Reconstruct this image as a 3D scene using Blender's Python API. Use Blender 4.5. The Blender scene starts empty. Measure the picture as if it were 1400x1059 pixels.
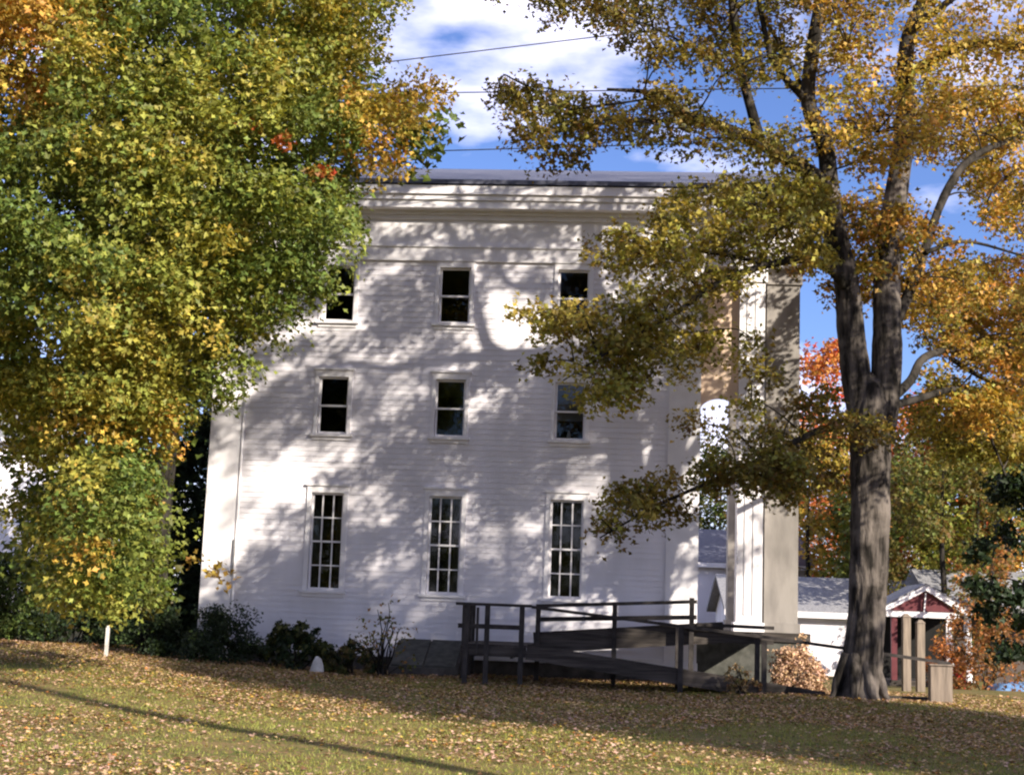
import bpy, math, random
import numpy as np
from mathutils import Vector, Matrix
R = math.radians
random.seed(7)
rng = np.random.default_rng(11)
sc = bpy.context.scene
COL = sc.collection

# ------------------------------------------------------------------ camera
F_PX, EYE, PITCH, ROLL = 2000.0, 1.6, R(8.5), R(2.1)
FW = np.array([0, math.cos(PITCH), math.sin(PITCH)])
U0 = np.array([0, -math.sin(PITCH), math.cos(PITCH)])
X0 = np.array([1.0, 0, 0])
RT = X0 * math.cos(ROLL) + U0 * math.sin(ROLL)
UP = U0 * math.cos(ROLL) - X0 * math.sin(ROLL)
cd = bpy.data.cameras.new('camera')
cam = bpy.data.objects.new('camera', cd)
COL.objects.link(cam)
cd.sensor_width = 36
cd.lens = 36 * F_PX / 1400
cd.clip_end = 3000
m = Matrix.Identity(4)
for i in range(3):
    m[i][0], m[i][1], m[i][2] = RT[i], UP[i], -FW[i]
m[2][3] = EYE
cam.matrix_world = m
sc.camera = cam


def P(px, py, depth):
    """a point of the place from where it shows in the photo and how far away it stands"""
    d = FW + (px - 700) / F_PX * RT + (529.5 - py) / F_PX * UP
    return np.array([0, 0, EYE]) + d * (depth / d[1])


# ------------------------------------------------------------------ sky and sun
SUN_AZ, SUN_EL = R(42), R(25)           # azimuth measured from straight behind the camera towards the right
sdir = Vector((math.cos(SUN_EL) * math.sin(SUN_AZ), -math.cos(SUN_EL) * math.cos(SUN_AZ), math.sin(SUN_EL)))
w = bpy.data.worlds.new("World")
sc.world = w
w.use_nodes = True
nt = w.node_tree
nt.nodes.clear()
wo = nt.nodes.new('ShaderNodeOutputWorld')
bg = nt.nodes.new('ShaderNodeBackground')
sky = nt.nodes.new('ShaderNodeTexSky')
sky.sky_type = 'NISHITA'
sky.sun_disc = False
sky.sun_elevation = SUN_EL
sky.sun_rotation = math.atan2(sdir.x, sdir.y)
sky.air_density = 1.0
sky.dust_density = 0.35
sky.ozone_density = 4.0
tc = nt.nodes.new('ShaderNodeTexCoord')
mp = nt.nodes.new('ShaderNodeMapping')
mp.inputs['Scale'].default_value = (1, 1, 2.6)
mp.inputs['Location'].default_value = (0.62, 0.2, 0.35)
nz = nt.nodes.new('ShaderNodeTexNoise')
nz.inputs['Scale'].default_value = 4.6
nz.inputs['Detail'].default_value = 7
nz.inputs['Roughness'].default_value = 0.52
cr = nt.nodes.new('ShaderNodeValToRGB')
cr.color_ramp.elements[0].position = 0.47
cr.color_ramp.elements[0].color = (0, 0, 0, 1)
cr.color_ramp.elements[1].position = 0.66
cr.color_ramp.elements[1].color = (1, 1, 1, 1)
mx = nt.nodes.new('ShaderNodeMix')
mx.data_type = 'RGBA'
mx.inputs[7].default_value = (10.4, 9.9, 12.0, 1)      # sunlit cloud
nt.links.new(tc.outputs['Generated'], mp.inputs['Vector'])
nt.links.new(mp.outputs[0], nz.inputs['Vector'])
nt.links.new(nz.outputs['Fac'], cr.inputs[0])
nt.links.new(cr.outputs[0], mx.inputs[0])
tint = nt.nodes.new('ShaderNodeMix')                   # the camera's cool white balance
tint.data_type = 'RGBA'
tint.blend_type = 'MULTIPLY'
tint.inputs[0].default_value = 1
tint.inputs[7].default_value = (.80, .80, 1.06, 1)
nt.links.new(sky.outputs[0], tint.inputs[6])
nt.links.new(tint.outputs[2], mx.inputs[6])
nt.links.new(mx.outputs[2], bg.inputs[0])
bg.inputs[1].default_value = 0.09
nt.links.new(bg.outputs[0], wo.inputs[0])
sl = bpy.data.lights.new('sun', 'SUN')
sl.energy = 5.0
sl.angle = R(0.7)
sl.color = (1.0, 0.90, 0.76)
so = bpy.data.objects.new('sun', sl)
COL.objects.link(so)
so.rotation_euler = sdir.to_track_quat('Z', 'Y').to_euler()
sc.view_settings.view_transform = 'Standard'
sc.view_settings.look = 'None'
sc.view_settings.exposure = 1.0
sc.view_settings.gamma = 1
sc.cycles.filter_width = 2.2
sc.cycles.max_bounces = 8
sc.cycles.transparent_max_bounces = 8


# ------------------------------------------------------------------ helpers
def n3(p, s=1.0, seed=0.0):
    """smooth pseudo noise, about -1..1"""
    p = np.asarray(p, float) * s + seed
    x, y, z = p[..., 0], p[..., 1], p[..., 2]
    return (np.sin(x * 1.7 + 1.3 * np.sin(y * 1.1 + z * .7)) + np.sin(y * 1.9 + 1.5 * np.sin(z * 1.3 + x * .6) + 2)
            + np.sin(z * 2.1 + 1.2 * np.sin(x * 1.2 + y * .9) + 4)) / 3


def tag(o, label, cat=None, group=None, kind=None):
    if label: o['label'] = label
    if cat: o['category'] = cat
    if group: o['group'] = group
    if kind: o['kind'] = kind
    return o


def thing(name, label, cat, loc=(0, 0, 0), rz=0, group=None):
    o = bpy.data.objects.new(name, None)
    o.empty_display_size = .2
    COL.objects.link(o)
    o.location = loc
    o.rotation_euler = (0, 0, rz)
    return tag(o, label, cat, group)


def mesh_obj(name, v, f, mat, parent=None, smooth=False, colors=None):
    me = bpy.data.meshes.new(name)
    if isinstance(f, np.ndarray):
        v = np.asarray(v, np.float32)
        k = f.shape[1]
        me.vertices.add(len(v))
        me.vertices.foreach_set('co', v.ravel())
        me.loops.add(f.size)
        me.loops.foreach_set('vertex_index', f.astype(np.int32).ravel())
        me.polygons.add(len(f))
        me.polygons.foreach_set('loop_start', np.arange(0, f.size, k, dtype=np.int32))
        me.update(calc_edges=True)
    else:
        me.from_pydata([tuple(q) for q in v], [], f)
    if colors is not None:
        ca = me.color_attributes.new('tint', 'FLOAT_COLOR', 'POINT')
        c4 = np.ones((len(v), 4), np.float32)
        c4[:, :3] = colors
        ca.data.foreach_set('color', c4.ravel())
    me.materials.append(mat)
    if smooth:
        me.polygons.foreach_set('use_smooth', np.ones(len(me.polygons), bool))
    o = bpy.data.objects.new(name, me)
    COL.objects.link(o)
    if parent is not None:
        o.parent = parent
    return o


class MB:
    def __init__(self):
        self.v, self.f = [], []

    def add(self, v, f):
        b = len(self.v)
        self.v += [tuple(q) for q in v]
        self.f += [tuple(i + b for i in q) for q in f]

    def box(self, x0, x1, y0, y1, z0, z1):
        self.add([(x0, y0, z0), (x1, y0, z0), (x1, y1, z0), (x0, y1, z0), (x0, y0, z1), (x1, y0, z1), (x1, y1, z1), (x0, y1, z1)],
                 [(0, 3, 2, 1), (4, 5, 6, 7), (0, 1, 5, 4), (1, 2, 6, 5), (2, 3, 7, 6), (3, 0, 4, 7)])
        return self

    def hexa(self, lo, hi):
        """eight corners: four below, four above, each counter-clockwise from above"""
        self.add(list(lo) + list(hi), [(0, 3, 2, 1), (4, 5, 6, 7), (0, 1, 5, 4), (1, 2, 6, 5), (2, 3, 7, 6), (3, 0, 4, 7)])
        return self

    def bar(self, a, b, wd, ht):
        """rectangular beam from a to b"""
        a, b = Vector(a), Vector(b)
        d = (b - a).normalized()
        s = d.cross(Vector((0, 0, 1)))
        if s.length < 1e-4: s = Vector((1, 0, 0))
        s.normalize()
        u = s.cross(d).normalized()
        c = [(-1, -1), (1, -1), (1, 1), (-1, 1)]
        v = [a + s * (i * wd / 2) + u * (j * ht / 2) for i, j in c] + [b + s * (i * wd / 2) + u * (j * ht / 2) for i, j in c]
        self.add(v, [(0, 1, 2, 3), (7, 6, 5, 4), (0, 4, 5, 1), (1, 5, 6, 2), (2, 6, 7, 3), (3, 7, 4, 0)])
        return self

    def tube(self, pts, rad, seg=8, rough=0.0, seed=0.0):
        pts = [np.asarray(q, float) for q in pts]
        b = len(self.v)
        ref = np.array([.31, .2, .93])
        for i, q in enumerate(pts):
            d = pts[min(i + 1, len(pts) - 1)] - pts[max(i - 1, 0)]
            d = d / (np.linalg.norm(d) + 1e-9)
            s = np.cross(d, np.array([0, 1.0, 0.02]))
            s /= np.linalg.norm(s) + 1e-9
            t = np.cross(d, s)
            for k in range(seg):
                a = 2 * math.pi * k / seg
                r = rad[i]
                dirv = s * math.cos(a) + t * math.sin(a)
                if rough:
                    r *= 1 + rough * (math.sin(4 * a + 1.5 * math.sin(q[2] * 1.3 + seed)) * .6 + (1 - 2 * abs(math.sin(7 * a + 1.3 * math.sin(q[2] * 1.9 + seed) + .7 * math.sin(q[2] * 5.3)))) * .55 * (seg > 20) + (1 - 2 * abs(math.sin(12 * a + 1.8 * math.sin(q[2] * 2.7 + seed)))) * .4 * (seg > 20)
                                      + float(n3(q + dirv * r, 3.0, seed)) * .9)
                self.v.append(tuple(q + dirv * r))
        for i in range(len(pts) - 1):
            for k in range(seg):
                k2 = (k + 1) % seg
                self.f.append((b + i * seg + k, b + i * seg + k2, b + (i + 1) * seg + k2, b + (i + 1) * seg + k))
        self.f.append(tuple(b + (len(pts) - 1) * seg + k for k in range(seg)))
        self.f.append(tuple(b + k for k in reversed(range(seg))))
        return self

    def build(self, name, mat, parent=None, smooth=False):
        return mesh_obj(name, self.v, self.f, mat, parent, smooth)


def curve(pts, n=10):
    """Catmull-Rom through points"""
    pts = [np.asarray(p, float) for p in pts]
    if len(pts) == 2:
        return [pts[0] + (pts[1] - pts[0]) * t for t in np.linspace(0, 1, n)]
    q = [2 * pts[0] - pts[1]] + pts + [2 * pts[-1] - pts[-2]]
    out = []
    for i in range(1, len(q) - 2):
        for t in np.linspace(0, 1, n, endpoint=False):
            a, b, c, d = q[i - 1], q[i], q[i + 1], q[i + 2]
            out.append(.5 * (2 * b + (c - a) * t + (2 * a - 5 * b + 4 * c - d) * t * t + (3 * b - a - 3 * c + d) * t ** 3))
    out.append(pts[-1])
    return out


# ------------------------------------------------------------------ materials
def mat(name, c1, c2=None, scale=6, rough=.6, bump=0.0, bscale=None, detail=6, stretch=None, spec=.3, lo=.35, hi=.65):
    mt = bpy.data.materials.new(name)
    mt.use_nodes = True
    t = mt.node_tree
    b = t.nodes['Principled BSDF']
    b.inputs['Roughness'].default_value = rough
    b.inputs['Specular IOR Level'].default_value = spec
    tcn = t.nodes.new('ShaderNodeTexCoord')
    mpn = t.nodes.new('ShaderNodeMapping')
    if stretch: mpn.inputs['Scale'].default_value = stretch
    t.links.new(tcn.outputs['Object'], mpn.inputs[0])
    n = t.nodes.new('ShaderNodeTexNoise')
    n.inputs['Scale'].default_value = scale
    n.inputs['Detail'].default_value = detail
    t.links.new(mpn.outputs[0], n.inputs['Vector'])
    r = t.nodes.new('ShaderNodeValToRGB')
    r.color_ramp.elements[0].position = lo
    r.color_ramp.elements[1].position = hi
    r.color_ramp.elements[0].color = (*c1, 1)
    r.color_ramp.elements[1].color = (*(c2 or c1), 1)
    t.links.new(n.outputs['Fac'], r.inputs[0])
    t.links.new(r.outputs[0], b.inputs['Base Color'])
    if bump:
        n2 = t.nodes.new('ShaderNodeTexNoise')
        n2.inputs['Scale'].default_value = bscale or scale * 4
        n2.inputs['Detail'].default_value = 5
        t.links.new(mpn.outputs[0], n2.inputs['Vector'])
        bp = t.nodes.new('ShaderNodeBump')
        bp.inputs['Strength'].default_value = bump
        bp.inputs['Distance'].default_value = .03
        t.links.new(n2.outputs['Fac'], bp.inputs['Height'])
        t.links.new(bp.outputs[0], b.inputs['Normal'])
    return mt


def leaf_mat(name, transl=.35, rough=.5):
    mt = bpy.data.materials.new(name)
    mt.use_nodes = True
    t = mt.node_tree
    b = t.nodes['Principled BSDF']
    out = t.nodes['Material Output']
    b.inputs['Roughness'].default_value = rough
    b.inputs['Specular IOR Level'].default_value = .25
    a = t.nodes.new('ShaderNodeAttribute')
    a.attribute_name = 'tint'
    t.links.new(a.outputs['Color'], b.inputs['Base Color'])
    tr = t.nodes.new('ShaderNodeBsdfTranslucent')
    g = t.nodes.new('ShaderNodeMix')
    g.data_type = 'RGBA'
    g.blend_type = 'MULTIPLY'
    g.inputs[0].default_value = 1
    g.inputs[7].default_value = (1.5, 1.35, .7, 1)
    t.links.new(a.outputs['Color'], g.inputs[6])
    t.links.new(g.outputs[2], tr.inputs[0])
    ms = t.nodes.new('ShaderNodeMixShader')
    ms.inputs[0].default_value = transl
    t.links.new(b.outputs[0], ms.inputs[1])
    t.links.new(tr.outputs[0], ms.inputs[2])
    t.links.new(ms.outputs[0], out.inputs[0])
    return mt


WHITE = mat('white_paint', (.66, .64, .67), (.80, .78, .83), 1.1, .55, .06, 30, 9, (1, 1, .35))
TRIM = mat('white_trim_paint', (.74, .72, .74), (.83, .81, .83), 2.5, .5, .03, 40)
SHADEPAINT = mat('shaded_pier_paint', (.17, .157, .145), (.27, .25, .23), 3, .7, .12, 25, stretch=(1, 1, .3))  # pier paint made dark: tree shade is put into its colour
BEIGE = mat('beige_plaster', (.70, .52, .38), (.78, .60, .46), 2.0, .8, .05, 20)
SLATE = mat('slate_roof', (.055, .06, .085), (.10, .105, .14), 9, .45, .25, 18, stretch=(1, 2.5, 1))
STONE = mat('foundation_stone', (.05, .045, .04), (.11, .10, .09), 4, .9, .5, 9)
WOOD = mat('weathered_wood', (.026, .022, .019), (.080, .068, .060), 5, .85, .25, 26, stretch=(.25, 3, 3))
RAILW = mat('stained_rail_wood', (.022, .019, .018), (.050, .043, .040), 6, .8, .2, 25)
TANWOOD = mat('tan_wood', (.15, .12, .095), (.26, .21, .165), 5, .8, .2, 25, stretch=(3, 3, .3))
HATCH = mat('dark_green_gray_boards', (.045, .047, .04), (.09, .09, .08), 6, .8, .2, 20)
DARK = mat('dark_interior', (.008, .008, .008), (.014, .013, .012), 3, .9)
MAROON = mat('maroon_paint', (.09, .022, .028), (.14, .035, .042), 4, .6)
GREYROOF = mat('grey_shingle', (.17, .17, .18), (.28, .28, .29), 14, .9, .3, 30)
STONEW = mat('pale_stone', (.45, .43, .40), (.62, .60, .57), 7, .8, .3, 20)
METAL = mat('grey_metal', (.20, .20, .21), (.26, .26, .27), 8, .45)
CABLE = mat('black_cable', (.02, .02, .022), (.03, .03, .032), 20, .5)
POLEW = mat('creosote_pole', (.06, .045, .035), (.12, .09, .07), 4, .9, .3, 20, stretch=(4, 4, .3))
TARP = mat('blue_tarp', (.08, .17, .34), (.14, .26, .45), 5, .45, .4, 8)
REDP = mat('red_plastic', (.45, .03, .03), (.55, .05, .04), 8, .4)
LEAF = leaf_mat('maple_leaf', .35)
NEEDLE = leaf_mat('dense_foliage', .12, .6)
LITTER = leaf_mat('fallen_leaf', .12, .7)
GRASS = leaf_mat('grass_blade', .25, .6)


def bark_mat(name, dk, lt):
    mt = mat(name, dk, lt, 5, .92, .8, 16, stretch=(1.6, 1.6, .35), spec=.1, lo=.38, hi=.62)
    t = mt.node_tree
    b = t.nodes['Principled BSDF']
    src = b.inputs['Base Color'].links[0].from_socket
    tcn = t.nodes.new('ShaderNodeTexCoord')
    n = t.nodes.new('ShaderNodeTexNoise')
    n.inputs['Scale'].default_value = 1.6
    n.inputs['Detail'].default_value = 4
    t.links.new(tcn.outputs['Object'], n.inputs['Vector'])
    r = t.nodes.new('ShaderNodeValToRGB')
    r.color_ramp.elements[0].position = .5
    r.color_ramp.elements[1].position = .62
    t.links.new(n.outputs['Fac'], r.inputs[0])
    mxn = t.nodes.new('ShaderNodeMix')
    mxn.data_type = 'RGBA'
    mxn.inputs[7].default_value = (*[min(1, q * 1.5) for q in lt], 1)
    t.links.new(r.outputs[0], mxn.inputs[0])
    t.links.new(src, mxn.inputs[6])
    t.links.new(mxn.outputs[2], b.inputs['Base Color'])
    return mt


BARK = bark_mat('maple_bark', (.016, .014, .012), (.098, .084, .073))
BARK2 = bark_mat('dark_bark', (.012, .011, .009), (.040, .035, .030))

GLASS = bpy.data.materials.new('window_glass')
GLASS.use_nodes = True
t = GLASS.node_tree
t.nodes.remove(t.nodes['Principled BSDF'])
gl = t.nodes.new('ShaderNodeBsdfGlossy')
gl.inputs['Roughness'].default_value = .03
tp = t.nodes.new('ShaderNodeBsdfTransparent')
tp.inputs[0].default_value = (.55, .58, .58, 1)
fr = t.nodes.new('ShaderNodeFresnel')
fr.inputs[0].default_value = 1.5
mm = t.nodes.new('ShaderNodeMixShader')
t.links.new(fr.outputs[0], mm.inputs[0])
t.links.new(tp.outputs[0], mm.inputs[1])
t.links.new(gl.outputs[0], mm.inputs[2])
t.links.new(mm.outputs[0], t.nodes['Material Output'].inputs[0])


# ------------------------------------------------------------------ ground
def sm(x, a, b):
    q = np.clip((np.asarray(x, float) - a) / (b - a), 0, 1)
    return q * q * (3 - 2 * q)


def gz(x, y):
    x = np.asarray(x, float)
    y = np.asarray(y, float)
    z = .10 * sm(y, 12, 28) + .30 * sm(-x, 1, 11) * sm(y, 12, 33) - .55 * sm(y, 31, 47) * sm(x, 3, 11)
    z = z + .04 * np.sin(x * .55 + 1) * np.sin(y * .42) * sm(y, 6, 14) + .02 * np.sin(x * 1.3 + y * .7)
    return z


def lawn_mat():
    mt = mat('lawn_soil', (.085, .11, .025), (.20, .16, .06), 1.4, .95, .6, 30, detail=9, spec=.1)
    t = mt.node_tree
    b = t.nodes['Principled BSDF']
    src = b.inputs['Base Color'].links[0].from_socket
    tcn = t.nodes.new('ShaderNodeTexCoord')
    n = t.nodes.new('ShaderNodeTexNoise')
    n.inputs['Scale'].default_value = 14
    n.inputs['Detail'].default_value = 6
    t.links.new(tcn.outputs['Object'], n.inputs['Vector'])
    mxn = t.nodes.new('ShaderNodeMix')
    mxn.data_type = 'RGBA'
    mxn.inputs[7].default_value = (.24, .15, .075, 1)
    r = t.nodes.new('ShaderNodeValToRGB')
    r.color_ramp.elements[0].position = .48
    r.color_ramp.elements[1].position = .6
    t.links.new(n.outputs['Fac'], r.inputs[0])
    t.links.new(r.outputs[0], mxn.inputs[0])
    t.links.new(src, mxn.inputs[6])
    t.links.new(mxn.outputs[2], b.inputs['Base Color'])
    return mt


xs = np.concatenate([np.array([-900, -400, -150, -80, -50]), np.linspace(-34, 34, 137), np.array([50, 80, 150, 400, 900])])
ys = np.concatenate([np.array([-200, -60, -25, -10]), np.linspace(-4, 62, 133), np.array([80, 120, 200, 400, 900, 1500])])
gx, gy = np.meshgrid(xs, ys)
gv = np.stack([gx, gy, gz(gx, gy)], -1).reshape(-1, 3)
nx = len(xs)
ii = np.arange((len(ys) - 1) * (nx - 1))
r0 = ii // (nx - 1) * nx + ii % (nx - 1)
gf = np.stack([r0, r0 + 1, r0 + nx + 1, r0 + nx], 1)
tag(mesh_obj('lawn', gv, gf, lawn_mat(), smooth=True), 'leaf strewn lawn in front of the white building', kind='structure')


# ------------------------------------------------------------------ leaves
def leaves(name, pos, nrm, size, cols, mt, parent=None, aspect=.8, fold=.25):
    """many three-lobed leaf blades, four triangles each"""
    n = len(pos)
    nrm = nrm / (np.linalg.norm(nrm, axis=1, keepdims=True) + 1e-9)
    rv = rng.normal(size=(n, 3))
    a = np.cross(nrm, rv)
    a /= np.linalg.norm(a, axis=1, keepdims=True) + 1e-9
    b = np.cross(nrm, a)
    s = size[:, None]
    up = nrm * s * fold
    base = pos - a * s * .5
    tip = pos + a * s * .58 - up * .25
    lobes = [pos + sg * b * s * .54 * aspect + a * s * .10 + up * .45 for sg in (-1, 1)]
    notch = [pos + sg * b * s * .20 * aspect + a * s * .14 + up * .12 for sg in (-1, 1)]
    v = np.stack([base, lobes[0], notch[0], tip, notch[1], lobes[1]], 1).reshape(-1, 3)
    k = np.arange(n) * 6
    f = np.stack([np.stack([k, k + i, k + i + 1], 1) for i in (1, 2, 3, 4)], 1).reshape(-1, 3)
    return mesh_obj(name, v, f, mt, parent, colors=np.repeat(cols, 6, 0))


PAL = dict(
    green=(.105, .155, .034), lime=(.27, .28, .055), yellow=(.43, .33, .065), gold=(.50, .30, .06), orange=(.50, .19, .055),
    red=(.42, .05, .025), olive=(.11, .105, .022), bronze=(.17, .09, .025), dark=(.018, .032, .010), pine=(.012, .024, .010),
    brown=(.16, .085, .04), tan=(.55, .38, .21), pink=(.52, .33, .25))


def palette(names_w, n):
    names = [a for a, _ in names_w]
    p = np.array([b for _, b in names_w], float)
    p /= p.sum()
    return np.array([PAL[q] for q in names])[rng.choice(len(names), n, p=p)]


def spray_cloud(pads, per_pad, per_spray, leaf, spray_r, jitter=.28, flat=.35):
    """pads: (centre, radius, palette).  Returns leaf positions, normals, sizes, colours, spray centres"""
    PO, NO, SI, CO, SP = [], [], [], [], []
    for c, r, pal in pads:
        k = max(1, int(per_pad * rng.uniform(.75, 1.25)))
        d = rng.normal(size=(k, 3))
        d /= np.linalg.norm(d, axis=1, keepdims=True)
        d[:, 2] *= .75
        rad = rng.uniform(.35, 1, (k, 1)) ** .6
        sc_ = c + d * rad * r
        base = palette(pal, 1)[0]
        for j in range(k):
            nn = d[j] * .55 + np.array([0, -.15, .75]) + rng.normal(size=3) * .3
            nn /= np.linalg.norm(nn)
            t1 = np.cross(nn, rng.normal(size=3))
            t1 /= np.linalg.norm(t1)
            t2 = np.cross(nn, t1)
            q = max(3, int(per_spray * rng.uniform(.6, 1.4)))
            sr = spray_r * rng.uniform(.7, 1.25)
            ang = rng.uniform(0, 2 * math.pi, q)
            rr = np.sqrt(rng.uniform(0, 1, q)) * sr
            p = sc_[j] + np.outer(rr * np.cos(ang), t1) + np.outer(rr * np.sin(ang), t2) + np.outer(rng.normal(size=q) * sr * flat - rr * .25, nn)
            PO.append(p)
            NO.append(nn + rng.normal(size=(q, 3)) * .6)
            SI.append(leaf * rng.uniform(.65, 1.25, q))
            cc = base * .35 + palette(pal, 1)[0] * .65
            cl = cc * .6 + palette(pal, q) * .4
            CO.append(cl * (1 + rng.normal(size=(q, 1)) * jitter).clip(.4, 1.8))
            SP.append(sc_[j])
    return np.concatenate(PO), np.concatenate(NO), np.concatenate(SI), np.concatenate(CO).clip(.004, .8), np.array(SP)


def in_poly(p, poly):
    x, y = p
    c = False
    for i in range(len(poly)):
        (x1, y1), (x2, y2) = poly[i - 1], poly[i]
        if (y1 > y) != (y2 > y) and x < (x2 - x1) * (y - y1) / (y2 - y1) + x1:
            c = not c
    return c


def edge_dist(p, poly):
    best = 1e9
    for i in range(len(poly)):
        a, b = np.array(poly[i - 1], float), np.array(poly[i], float)
        ab = b - a
        t_ = np.clip(np.dot(p - a, ab) / (ab @ ab + 1e-9), 0, 1)
        best = min(best, np.linalg.norm(a + ab * t_ - p))
    return best


def region(poly, n, inset):
    """n points spread over an outline, at least inset from its edge"""
    xs_, ys_ = [q[0] for q in poly], [q[1] for q in poly]
    out, tries = [], 0
    while len(out) < n and tries < n * 200:
        tries += 1
        p = np.array([random.uniform(min(xs_), max(xs_)), random.uniform(min(ys_), max(ys_))])
        if in_poly(p, poly) and edge_dist(p, poly) > inset:
            if tries < n * 120 and any(np.linalg.norm(p - q) < inset * .7 for q in out): continue
            out.append(p)
    return out


def limb_path(a, b, sag=.0, wob=.12):
    a, b = np.asarray(a, float), np.asarray(b, float)
    L = np.linalg.norm(b - a)
    m1 = a + (b - a) * .35 + np.array([0, 0, L * .10]) + rng.normal(size=3) * wob * L * .3
    m2 = a + (b - a) * .7 + np.array([0, 0, L * .10 - sag]) + rng.normal(size=3) * wob * L * .3
    return curve([a, m1, m2, b], 4)


def grow_twigs(nodes, targets, r0, seg=5):
    """nodes: (point, mesh of the limb it belongs to); a branch from the nearest node to each foliage pad"""
    nodes = [(np.asarray(q, float), m_) for q, m_ in nodes]
    for tgt in targets:
        best, mb = min(nodes, key=lambda q: np.linalg.norm(q[0] - tgt) + 12 * max(0, q[0][2] - tgt[2] - .2))
        L = np.linalg.norm(best - tgt)
        pth = limb_path(best, tgt)
        dz, hz_ = tgt[2] - best[2], np.linalg.norm((tgt - best)[:2])
        if L > 2.6 or dz < -.5 or dz > .8: continue
        rr = min(r0, .010 + .009 * L)
        mb.tube(pth, np.linspace(rr, .008, len(pth)), seg)
        if L > 1.0:
            nodes.append((np.asarray(pth[len(pth) // 2]), mb))
            nodes.append((np.asarray(pth[-2]), mb))


# ------------------------------------------------------------------ the white building
A = R(4.5)
HOUSE_LOC = (0, 32, 0)
house = thing('greek_revival_building', 'three storey white clapboard building with dark windows and a deep plain cornice', 'building', HOUSE_LOC, -A)
XL, XR, DEP = -6.68, 4.12, 12.0
ZB, ZF = .60, 9.20                   # siding bottom, frieze bottom
WIN = []
for cx in (-3.98, -1.36, 1.30):
    WIN += [(cx, .36, 1.80, 3.93, 'six'), (cx, .335, 5.24, 6.52, 'one'), (cx, .35, 7.79, 9.06, 'one')]
PW = .66                              # corner pilasters
cl = MB()
row = .118
z = ZB
while z < ZF - .01:
    z1 = min(z + row, ZF)
    cuts = sorted((cx - hw - .03, cx + hw + .03) for cx, hw, a, b, _ in WIN if a - .04 < z1 and b + .04 > z)
    x = XL + PW
    jog = random.uniform(-.0015, .0015)
    for a, b in cuts + [(XR - PW, 0)]:
        cl.add([(x, -.015 + jog, z), (a, -.015 + jog, z), (a, -.004, z1), (x, -.004, z1), (x, 0, z), (a, 0, z)], [(0, 1, 2, 3), (4, 5, 1, 0)])
        x = b
    z = z1
# solid wall behind the boards, with the window openings left free
colx = sorted(set([XL, XR] + [q for cx in (-3.98, -1.36, 1.30) for q in (cx - .36, cx + .36)]))
ops = [(cx - .36, cx + .36, a, b) for cx, hw, a, b, _ in WIN]
for i in range(len(colx) - 1):
    xa, xb = colx[i], colx[i + 1]
    zc = .15
    for (o0, o1, a, b) in sorted([o for o in ops if abs(o[0] - xa) < .01], key=lambda o: o[2]):
        cl.box(xa, xb, .002, .22, zc, a)
        zc = b
    cl.box(xa, xb, .002, .22, zc, 10.4)
cl.box(XL, XL + .2, .222, DEP, .15, 10.4)
cl.box(XR - .2, XR, .222, DEP, .15, 10.4)
cl.box(XL + .2, XR - .2, DEP - .2, DEP, .15, 10.4)
cl.build('wall', WHITE, house)
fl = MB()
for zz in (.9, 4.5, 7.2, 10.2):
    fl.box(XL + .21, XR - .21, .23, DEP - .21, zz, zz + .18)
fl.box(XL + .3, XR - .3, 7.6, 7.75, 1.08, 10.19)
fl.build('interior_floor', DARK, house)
for x0, x1 in ((XL - .03, XL + PW), (XR - PW, XR + .03)):
    pl = MB()
    pl.box(x0, x1, -.05, -.001, ZB - .05, ZF - .25)
    pl.box(x0 - .03, x1 + .03, -.09, -.001, ZF - .248, ZF - .002)
    pl.box(x0 - .02, x1 + .02, -.075, -.002, .2, ZB - .052)
    pl.build('corner_pilaster', TRIM, house)
wt = MB().box(XL + PW + .022, XR - PW - .022, -.05, -.001, ZB - .16, ZB - .002)
wt.build('water_table', TRIM, house)
MB().box(XL + .02, XR - .02, -.03, -.0, -.3, ZB - .17).build('foundation', STONE, house)
XE = 6.36
fz = MB()
fz.box(XL - .06, XE + .04, -.075, .3, ZF, ZF + .31)           # architrave
fz.box(XL - .07, XE + .05, -.11, .3, ZF + .312, ZF + .37)     # taenia moulding
fz.box(XL - .05, XE + .03, -.06, .3, ZF + .372, 10.14)        # frieze
fz.box(XE - .25, XE + .03, .302, DEP, ZF, 10.14)
fz.box(XL - .05, XE - .252, DEP - .3, DEP + .05, ZF + .3, 10.14)
fz.build('frieze', TRIM, house)
cn = MB()
for k, (pr, z0, z1) in enumerate(((.10, 10.142, 10.24), (.16, 10.242, 10.33), (.42, 10.332, 10.50), (.47, 10.502, 10.62), (.53, 10.622, 10.82))):
    cn.box(XL - pr, XE + pr, -pr - .02, DEP + pr, z0, z1)
cn.build('cornice', TRIM, house)
EV, RG = -.60, DEP / 2
rz = 10.86 + math.tan(R(18.7)) * (RG - EV)
rf = MB()
th = .10
xa, xb = XL - .6, XE + .6
rf.hexa([(xa, EV, 10.84), (xb, EV, 10.84), (xb, RG, rz - .02), (xa, RG, rz - .02)], [(xa, EV, 10.84 + th), (xb, EV, 10.84 + th), (xb, RG, rz + th), (xa, RG, rz + th)])
rf.hexa([(xa, RG, rz - .02), (xb, RG, rz - .02), (xb, DEP - EV, 10.84), (xa, DEP - EV, 10.84)], [(xa, RG, rz + th), (xb, RG, rz + th), (xb, DEP - EV, 10.84 + th), (xa, DEP - EV, 10.84 + th)])
roof = rf.build('roof', SLATE, house)
for x0 in (XL, XE - .2):
    pd = MB()
    pd.add([(x0, .02, 10.822), (x0, DEP, 10.822), (x0, RG, rz - .06), (x0 + .2, .02, 10.822), (x0 + .2, DEP, 10.822), (x0 + .2, RG, rz - .06)],
           [(0, 2, 1), (3, 4, 5), (0, 1, 4, 3), (1, 2, 5, 4), (2, 0, 3, 5)])
    pd.build('pediment', WHITE, house)


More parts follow.
